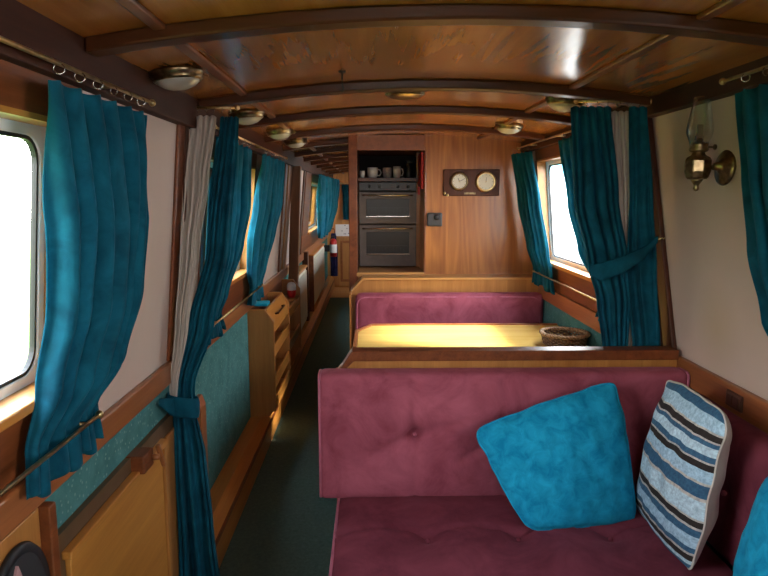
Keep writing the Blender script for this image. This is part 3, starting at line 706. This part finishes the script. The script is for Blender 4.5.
M().lathe([(.085, 0), (.085, -.003), (.060, -.003), (.060, 0)], (.14, 2.80, z), seg=40).build('flange', DBRASS, t, smooth=True)
t = thing('ceiling_hook', (-.10, 2.25, zc(-.1)), 'small dark hook hanging from the ceiling', 'hook')
z = zc(-.1)
M().lathe([(0, 0), (.014, 0), (.012, -.005), (.004, -.007), (.003, -.03), (0, -.03)], (-.10, 2.25, z), seg=14).build('plate', BLACK, t, smooth=True)
M().tube([(-.10, 2.25, z - .02), (-.10, 2.25, z - .045), (-.095, 2.25, z - .058), (-.10, 2.25, z - .068), (-.108, 2.25, z - .062)], .0022, 6).build('hook', BLACK, t, smooth=True)

# ================================================================ OIL LAMP
lx, ly, lz = 1.045, 2.07, 1.640
wx = xr(1.64)
t = thing('oil_lamp', (lx, ly, 1.575), 'brass gimbal oil lamp with glass chimney on right wall', 'lamp')
M().lathe([(0, 0), (.058, 0), (.058, .005), (.050, .012), (.028, .018), (.014, .026), (.010, .040), (0, .040)], (wx, 2.03, 1.640), (-1, 0, .09), 32).build('wall_plate', DBRASS, t, smooth=True)
M().tube([(wx - .02, 2.03, 1.640), (wx - .035, 2.04, 1.638), (lx + .03, 2.06, 1.643)], [.009, .007, .007], 10).build('arm', DBRASS, t, smooth=True)
M().lathe([(0, -.040), (.030, -.036), (.036, -.030), (.042, -.012), (.042, .022), (.036, .032), (.022, .040), (.020, .048), (0, .048)], (lx, ly, lz), seg=8).build('oil_tank', DBRASS, t, bev=.003)
M().lathe([(0, -.075), (.006, -.073), (.010, -.066), (.007, -.058), (.010, -.052), (.016, -.044), (.020, -.036), (0, -.034)], (lx, ly, lz), seg=16).build('finial', DBRASS, t, smooth=True)
M().lathe([(.010, .046), (.026, .050), (.030, .058), (.026, .064), (.028, .070), (.028, .076), (.014, .080), (.010, .092), (0, .094)], (lx, ly, lz), seg=20).build('burner', DBRASS, t, smooth=True)
M().box(lx - .009, lx + .009, ly - .003, ly + .003, lz + .09, lz + .135).box(lx - .012, lx + .012, ly - .006, ly + .006, lz + .085, lz + .10).build('wick_holder', CHROME, t)
M().tube([(lx + .025, ly, lz + .065), (lx + .05, ly, lz + .065)], .0025, 6).lathe([(0, 0), (.009, 0), (.009, .004), (0, .004)], (lx + .05, ly, lz + .065), (1, 0, 0), 14).build('wick_knob', DBRASS, t)
M().lathe([(.026, .070), (.030, .085), (.038, .105), (.040, .115), (.037, .138), (.031, .170), (.024, .212), (.023, .220)], (lx, ly, lz), seg=32).build('glass_chimney', CHIM, t, smooth=True, solid=.002)

# ================================================================ SWITCH, THERMOSTAT, CLOCKS
t = thing('light_switch', (xr(.9) - .022, 1.955, .9), 'brown double rocker switch on the right wooden rail', 'switch')
ls(1.905, 1.995, .877, .929, .029, -.020, 1).build('plate', BROWNP, t, bev=.003)
ls(1.915, 1.947, .887, .919, .033, -.028, 1).build('rocker', BROWNP, t, bev=.002); ls(1.953, 1.985, .887, .919, .033, -.028, 1).build('rocker', BROWNP, t, bev=.002)
t = thing('thermostat', (.445, YBK, 1.385), 'dark grey square thermostat on the oak bulkhead', 'thermostat')
B(.392, .50, YBK - .032, YBK, 1.335, 1.432).build('case', GREYP, t, bev=.008)
M().lathe([(0, 0), (.022, 0), (.020, .010), (0, .010)], (.46, YBK - .032, 1.40), (0, -1, 0), 24).build('dial_knob', BLACK, t, smooth=True)
t = thing('clock_board', (.70, YBK, 1.64), 'dark wooden board carrying a clock and a barometer', 'board')
B(.505, .905, YBK - .018, YBK, 1.55, 1.737).build('board', DARKZ, t, bev=.005)
B(.655, .735, YBK - .021, YBK - .018, 1.562, 1.576).build('plaque', DBRASS, t)
for (x0, z0) in ((.508, 1.552), (.528, 1.538)): M().lathe([(0, 0), (.010, 0), (.008, .006), (0, .006)], (x0 + .008, YBK - .018, z0 + .018), (0, -1, 0), 14).build('knob', BRASS, t, smooth=True)
def dialclock(cx_, cz, R, rim, label, hands, cat, name):
    y = YBK - .018; t = thing(name, (cx_, y, cz), label, cat)
    M().lathe([(0, 0), (R * 1.0, 0), (R, .012), (R * .93, .022), (R * .80, .026), (R * .76, .024), (R * .74, .014), (0, .014)], (cx_, y, cz), (0, -1, 0), 40).build('case', rim, t, smooth=True)
    M().lathe([(0, .0155), (R * .74, .0155)], (cx_, y, cz), (0, -1, 0), 40).build('dial', DIAL, t)
    mm = M()
    for k in range(12):
        a = 2 * PI * k / 12; s_, c_ = math.sin(a), math.cos(a)
        p = Vector((cx_ + R * .60 * s_, y - .0163, cz + R * .60 * c_)); q = Vector((cx_ + R * .70 * s_, y - .0163, cz + R * .70 * c_)); mm.tube([p, q], .0012, 4)
    mm.build('markings', BLACK, t)
    for (ang, ln, wd) in hands:
        a = math.radians(ang); M().tube([(cx_ - .006 * math.sin(a), y - .018, cz - .006 * math.cos(a)), (cx_ + ln * math.sin(a), y - .018, cz + ln * math.cos(a))], wd, 5).build('hand', BLACK, t)
    bead((cx_, y - .018, cz), .004).build('hub', BRASS, t)
    M().lathe([(0, .0215), (R * .75, .0215)], (cx_, y, cz), (0, -1, 0), 32).build('cover_glass', GLASS, t)
dialclock(.617, 1.652, .066, DBRASS, 'dark rimmed round clock at left of the wooden board', [(-25, .026, .0018), (62, .040, .0014)], 'clock', 'ship_clock')
dialclock(.805, 1.650, .074, BRASS, 'brass rimmed barometer at right of the wooden board', [(5, .030, .0012)], 'barometer', 'barometer')

# ================================================================ OVEN TOWER
OY = 5.02
t = thing('oven_housing', (.13, 5.1, 1.0), 'wooden housing around the oven behind the bulkhead opening', 'cabinet')
B(-.105, .372, YBK + .02, 5.5, .965, .995).build('base_board', PINE, t)
B(.374, .390, YBK + .03, 5.5, .995, 1.90).build('side_board', PINEZ, t)
B(.346, .374, OY + .01, OY + .03, .995, 1.90).build('filler_strip', PINEZ, t)
B(-.125, -.105, YBK + .03, 5.5, .995, 1.90).build('side_board', DARKZ, t)
B(-.105, .374, OY - .02, 5.48, 1.662, 1.688).build('shelf', BEAM, t)
B(-.105, .374, 5.48, 5.5, .995, 1.90).build('back_board', INTER, t)
B(-.125, .372, YBK + .03, 5.5, 1.88, 1.90).build('top_board', BEAM, t)
t = thing('oven', (.12, 5.2, .997), 'built-in double oven with grey doors and glass windows', 'oven')
B(-.100, .345, OY + .02, 5.45, .998, 1.655).build('body', INTER, t)
B(-.100, .345, OY, OY + .02, 1.590, 1.655).build('control_panel', OVENG, t, bev=.003)
for kx in (-.02, .06, .20, .28): M().lathe([(0, 0), (.012, 0), (.010, .016), (0, .016)], (kx, OY, 1.622), (0, -1, 0), 16).build('knob', GREYP, t, smooth=True)
for (z0, z1, w0) in ((1.335, 1.583, .05), (1.002, 1.328, .09)):
    d = B(-.100, .345, OY - .012, OY + .02, z0, z1).build('door', STEEL, t, bev=.004)
    B(-.045, .290, OY - .015, OY - .010, z0 + w0, z1 - .055).build('door_glass', OVENG, d, bev=.002)
    B(-.045, .290, OY - .0165, OY - .0145, z0 + w0 + .005, z0 + w0 + .010).build('glass_edge', CHROME, d)
    mm = M()
    for k in range(12): x = -.03 + k * .028; mm.tube([(x, OY - .016, z0 + w0 + .03), (x, OY - .016, (z0 + z1) / 2)], .0008, 4)
    mm.tube([(-.04, OY - .016, (z0 + z1) / 2), (.285, OY - .016, (z0 + z1) / 2)], .0012, 4); mm.build('oven_rack', GREYP, d)
    h = M().tube([(-.07, OY - .012, z1 - .028), (-.07, OY - .045, z1 - .028), (-.05, OY - .05, z1 - .028), (.29, OY - .05, z1 - .028), (.31, OY - .045, z1 - .028), (.31, OY - .012, z1 - .028)], .007, 8).build('handle', CHROME, d, smooth=True)
def mug(x, y, r, h, mat, label, handle=True):
    z = 1.689; t = thing('mug', (x, y, z), label, 'mug', 'mugs on the shelf over the oven')
    M().lathe([(0, 0), (r * .75, 0), (r * .92, h * .2), (r, h * .6), (r * .98, h), (r * .88, h), (r * .88, h * .3), (0, h * .12)], (x, y, z), seg=24).build('cup', mat, t, smooth=True)
    if handle: M().tube([(x + r * .9, y, z + h * .82), (x + r * 1.35, y, z + h * .8), (x + r * 1.6, y, z + h * .5), (x + r * 1.3, y, z + h * .22), (x + r * .85, y, z + h * .25)], .005, 6).build('handle', mat, t, smooth=True)
mug(-.075, 5.06, .020, .055, MUG, 'small white cup at left end of the mug shelf', False)
mug(.005, 5.08, .042, .080, MUG, 'white mug with handle, second from left over the oven')
mug(.120, 5.10, .036, .080, PINKM, 'pinkish mug in the middle of the mug shelf', False)
mug(.195, 5.08, .032, .088, MUG, 'pale patterned mug right of the pink mug', True)
t = thing('storage_jar', (.29, 5.12, 1.689), 'dark glass jar at right end of mug shelf', 'jar')
M().lathe([(0, 0), (.035, 0), (.038, .01), (.038, .10), (.028, .115), (0, .115)], (.29, 5.12, 1.689), seg=20).build('body', OVENG, t, smooth=True)
M().lathe([(0, .115), (.030, .115), (.030, .135), (0, .136)], (.29, 5.12, 1.689), seg=20).build('lid', GREYP, t, smooth=True)
t = thing('fire_blanket', (.345, 4.8, 1.6), 'red fire blanket pouch on the wall right of oven', 'fire blanket')
B(.352, .373, 4.66, 4.98, 1.60, 1.865).build('pouch', RED, t, bev=.006)
B(.344, .352, 4.75, 4.77, 1.56, 1.62).box(.344, .352, 4.87, 4.89, 1.56, 1.62).build('pull_tape', RED, t)

t = thing('galley_counter', (.1, 7.8, 0), 'low wooden galley counter hidden behind the oven bulkhead', 'counter')
B(-.14, .40, 5.80, 9.6, .002, .88).build('body', OAK, t)
B(-.16, .42, 5.78, 9.6, .88, .91).build('worktop', TABLE, t, bev=.004)
# ================================================================ LEFT SIDE FURNITURE
# speaker in its board
t = thing('speaker_board', (-.74, .9, .0), 'golden wood side board holding the round black speaker, lower left', 'board')
B(-.759, -.742, .2, 1.352, .12, .866).build('board', PINEZ, t, bev=.003)
B(-.759, -.718, 1.352, 1.382, .12, .866).build('end_batten', RAILD, t, bev=.004)
t = thing('speaker', (-.742, 1.285, .70), 'round black speaker cut by the left edge of photo', 'speaker')
def oval(prof, cy_, cz_, ry, rz):
    mm = M().lathe(prof, (0, 0, 0), (1, 0, 0), 56)
    for v in mm.v: v.y = cy_ + v.y * ry; v.z = cz_ + v.z * rz; v.x -= .742
    return mm
oval([(0, 0), (1.0, 0), (1.03, .006), (1.0, .014), (.88, .012), (0, .012)], 1.240, .680, .112, .152).build('rim', BLACK, t, smooth=True)
oval([(.87, .013), (.6, .020), (.3, .024), (0, .025)], 1.240, .680, .112, .152).build('grille', CHAR, t, smooth=True)
M().prism([(1.20, .775), (1.235, .77), (1.222, .805)], -.727, -.721, 'x').build('badge', plain('pink_badge', (.45, .25, .25), .5), t)
# folded table
t = thing('folding_table', (-.74, 1.75, .12), 'golden fold-down table panel on the left wall beneath teal cloth', 'table')
B(-.759, -.742, 1.385, 2.36, .12, .755).build('backing_board', plain('olive_brown_board', (.11, .062, .028), .5), t)
B(-.742, -.727, 1.445, 2.12, .13, .690).build('leaf', PINEY, t, bev=.003)
B(-.742, -.716, 1.43, 2.155, .690, .712).build('top_edge', PINEY, t, bev=.004)
B(-.742, -.718, 2.12, 2.155, .13, .690).build('end_stile', PINEZ, t, bev=.004)
B(-.742, -.733, 2.19, 2.30, .13, .70).build('side_strip', PINEZ, t, bev=.003)
t = thing('table_latch', (-.735, 1.95, .72), 'wooden turn-button latch holding up the folded table', 'latch')
B(-.759, -.700, 1.88, 1.965, .700, .758).build('block', RAILD, t, bev=.006)
M().tube([(-.70, 1.95, .728), (-.678, 1.955, .728)], .010, 12).build('pin', RAIL, t, smooth=True)
o = M().hexa([(-.690, 1.945, .765), (-.676, 1.945, .765), (-.676, 1.962, .770), (-.690, 1.962, .770), (-.690, 2.00, .672), (-.676, 2.00, .672), (-.676, 2.012, .68), (-.690, 2.012, .68)]); o.build('turn_button', RAIL, t, bev=.005)
# upright batten beyond the door curtain
tag(M().prism([(-.759, .19), (-.725, .19), (-.725, .66), (-.74, .70), (-.759, .70)], 2.62, 2.70).build('batten', RAIL, bev=.004), 'short upright wooden batten on teal cloth behind door curtain', 'batten')
# shelf unit
t = thing('shelf_unit', (-.68, 4.6, .19), 'golden wood wall shelf unit with open racks along left aisle', 'shelf unit')
def endp(y0, y1, mat=PINEZ): return M().prism([(-.759, .19), (-.64, .19), (-.60, .25), (-.60, .79), (-.655, .866), (-.759, .866)], y0, y1).build('end_panel', mat, t, bev=.003)
endp(3.84, 3.862); endp(4.56, 4.582); endp(5.27, 5.292)
B(-.759, -.750, 3.862, 5.27, .19, .866).build('back', RAILD, t)
for (y0, y1) in ((3.862, 4.56), (4.582, 5.27)):
    f1 = y0 < 4
    if f1:
        fl = M().hexa([(-.612, y0, .72), (-.600, y0, .72), (-.600, y1, .72), (-.612, y1, .72), (-.660, y0, .862), (-.645, y0, .862), (-.645, y1, .862), (-.660, y1, .862)]).build('flap', PINEY, t, bev=.002)
        M().tube([(-.628, y0 + .2, .80), (-.605, y0 + .2, .805), (-.605, y0 + .5, .805), (-.628, y0 + .5, .80)], .006, 6).build('handle', DARKZ, fl)
    for z in ((.56, .36, .215) if f1 else (.66, .42, .215)):
        sh = B(-.75, -.615, y0, y1, z, z + .014).build('shelf', PINEY, t)
        B(-.618, -.604, y0, y1, z, z + .075).build('retaining_lip', PINEY, sh, bev=.003)
tag(B(-.735, -.655, 3.95, 4.06, .868, .888).build('booklet', TEALC, bev=.003), 'small teal booklet lying on top of wall shelf unit', 'booklet')
t = thing('tin', (-.66, 5.1, .736), 'round red and white tin on the far shelf rack', 'tin')
B(-.75, -.60, 5.05, 5.27, .722, .735).build('stand', PINEY, t)
M().lathe([(0, .0), (.026, .0), (.036, .03), (.036, .09), (0, .09)], (-.655, 5.15, .736), seg=24).build('body', RED, t, smooth=True)
M().lathe([(.0365, .06), (.0365, .10), (.025, .118), (0, .125)], (-.655, 5.15, .736), seg=24).build('lid', WHITE, t, smooth=True)
# radiators
def radi(y0, y1, label, z1=.80):
    t = thing('radiator', (-.72, (y0 + y1) / 2, .19), label, 'radiator')
    B(-.735, -.700, y0 + .04, y1, .24, z1).build('panel', RADI, t, bev=.008)
    B(-.759, -.69, y0, y0 + .04, .19, z1 + .02).build('end_cover', RAILD, t, bev=.003)
    B(-.759, -.685, y0, y1, z1 + .01, z1 + .03).build('top_cover', PINEY, t, bev=.003)
    mm = M()
    for k in range(int((y1 - y0) / .05)): mm.box(-.700, -.696, y0 + .06 + k * .05, y0 + .085 + k * .05, .27, z1 - .03)
    mm.build('flutes', RADI, t)
radi(5.75, 6.75, 'cream radiator nearer the camera, beyond the shelf unit')
radi(7.5, 9.3, 'white radiator further down the corridor, left side', .84)
# fire extinguisher
t = thing('fire_extinguisher', (-.60, 9.9, .62), 'red fire extinguisher with white label on corridor wall', 'fire extinguisher')
M().lathe([(0, 0), (.05, 0), (.055, .01), (.055, .23), (.04, .265), (.02, .28), (0, .28)], (-.60, 9.9, .62), seg=24).build('cylinder', RED, t, smooth=True)
M().lathe([(.0556, .06), (.0556, .19)], (-.60, 9.9, .62), seg=24).build('label_band', WHITE, t, smooth=True)
M().box(-.63, -.58, 9.885, 9.915, .90, .93).box(-.61, -.55, 9.89, 9.91, .935, .945).build('valve', BLACK, t)
B(-.759, -.655, 9.87, 9.93, .70, .80).build('wall_bracket', BLACK, t)
# navy coat
t = thing('coat', (-.58, 10.45, .25), 'long navy coat hanging beyond the fire extinguisher', 'coat')
drape([(.95, -.66, 10.45, -.60, 10.45, .012), (.7, -.68, 10.45, -.57, 10.45, .03), (.25, -.68, 10.45, -.57, 10.45, .03)], 4, 77).build('body', NAVY, t, smooth=True, solid=.02)
M().tube([(-.60, 10.45, .94), (-.62, 10.45, 1.02), (-.76, 10.45, 1.03)], .008, 6).build('peg', DARKZ, t)
# end wall features
t = thing('wall_cupboard', (-.33, YE, 0), 'panelled wooden cupboard door at end of the corridor', 'cupboard')
B(-.60, -.185, YE - .03, YE, .02, .86).build('door', ENDW, t, bev=.003)
mm = M().box(-.54, -.50, YE - .042, YE - .03, .10, .80).box(-.24, -.20, YE - .042, YE - .03, .10, .80).box(-.50, -.24, YE - .042, YE - .03, .10, .14).box(-.50, -.24, YE - .042, YE - .03, .76, .80)
mm.build('door_moulding', RAIL, t, bev=.003)
M().lathe([(0, 0), (.012, 0), (.012, .02), (0, .02)], (-.215, YE - .03, .5), (0, -1, 0), 12).build('knob', BRASS, t)
t = thing('tile_splashback', (-.38, YE, .95), 'white patterned tile strip above the end cupboard', 'tiles')
B(-.62, -.15, YE - .012, YE, .875, 1.075).build('tiles', TILE, t)
mm = M()
rr = random.Random(4)
for k in range(14): a, b = rr.uniform(-.54, -.2), rr.uniform(.89, 1.06); mm.box(a, a + .016, YE - .0135, YE - .012, b, b + .012)
mm.build('pattern', NAVY, t)
# floor hatch detail
tag(B(-.36, -.24, 9.85, 10.1, .0025, .012).build('floor_plate', BLACK, bev=.002), 'small black plate on the floorboards at corridor end', 'plate')
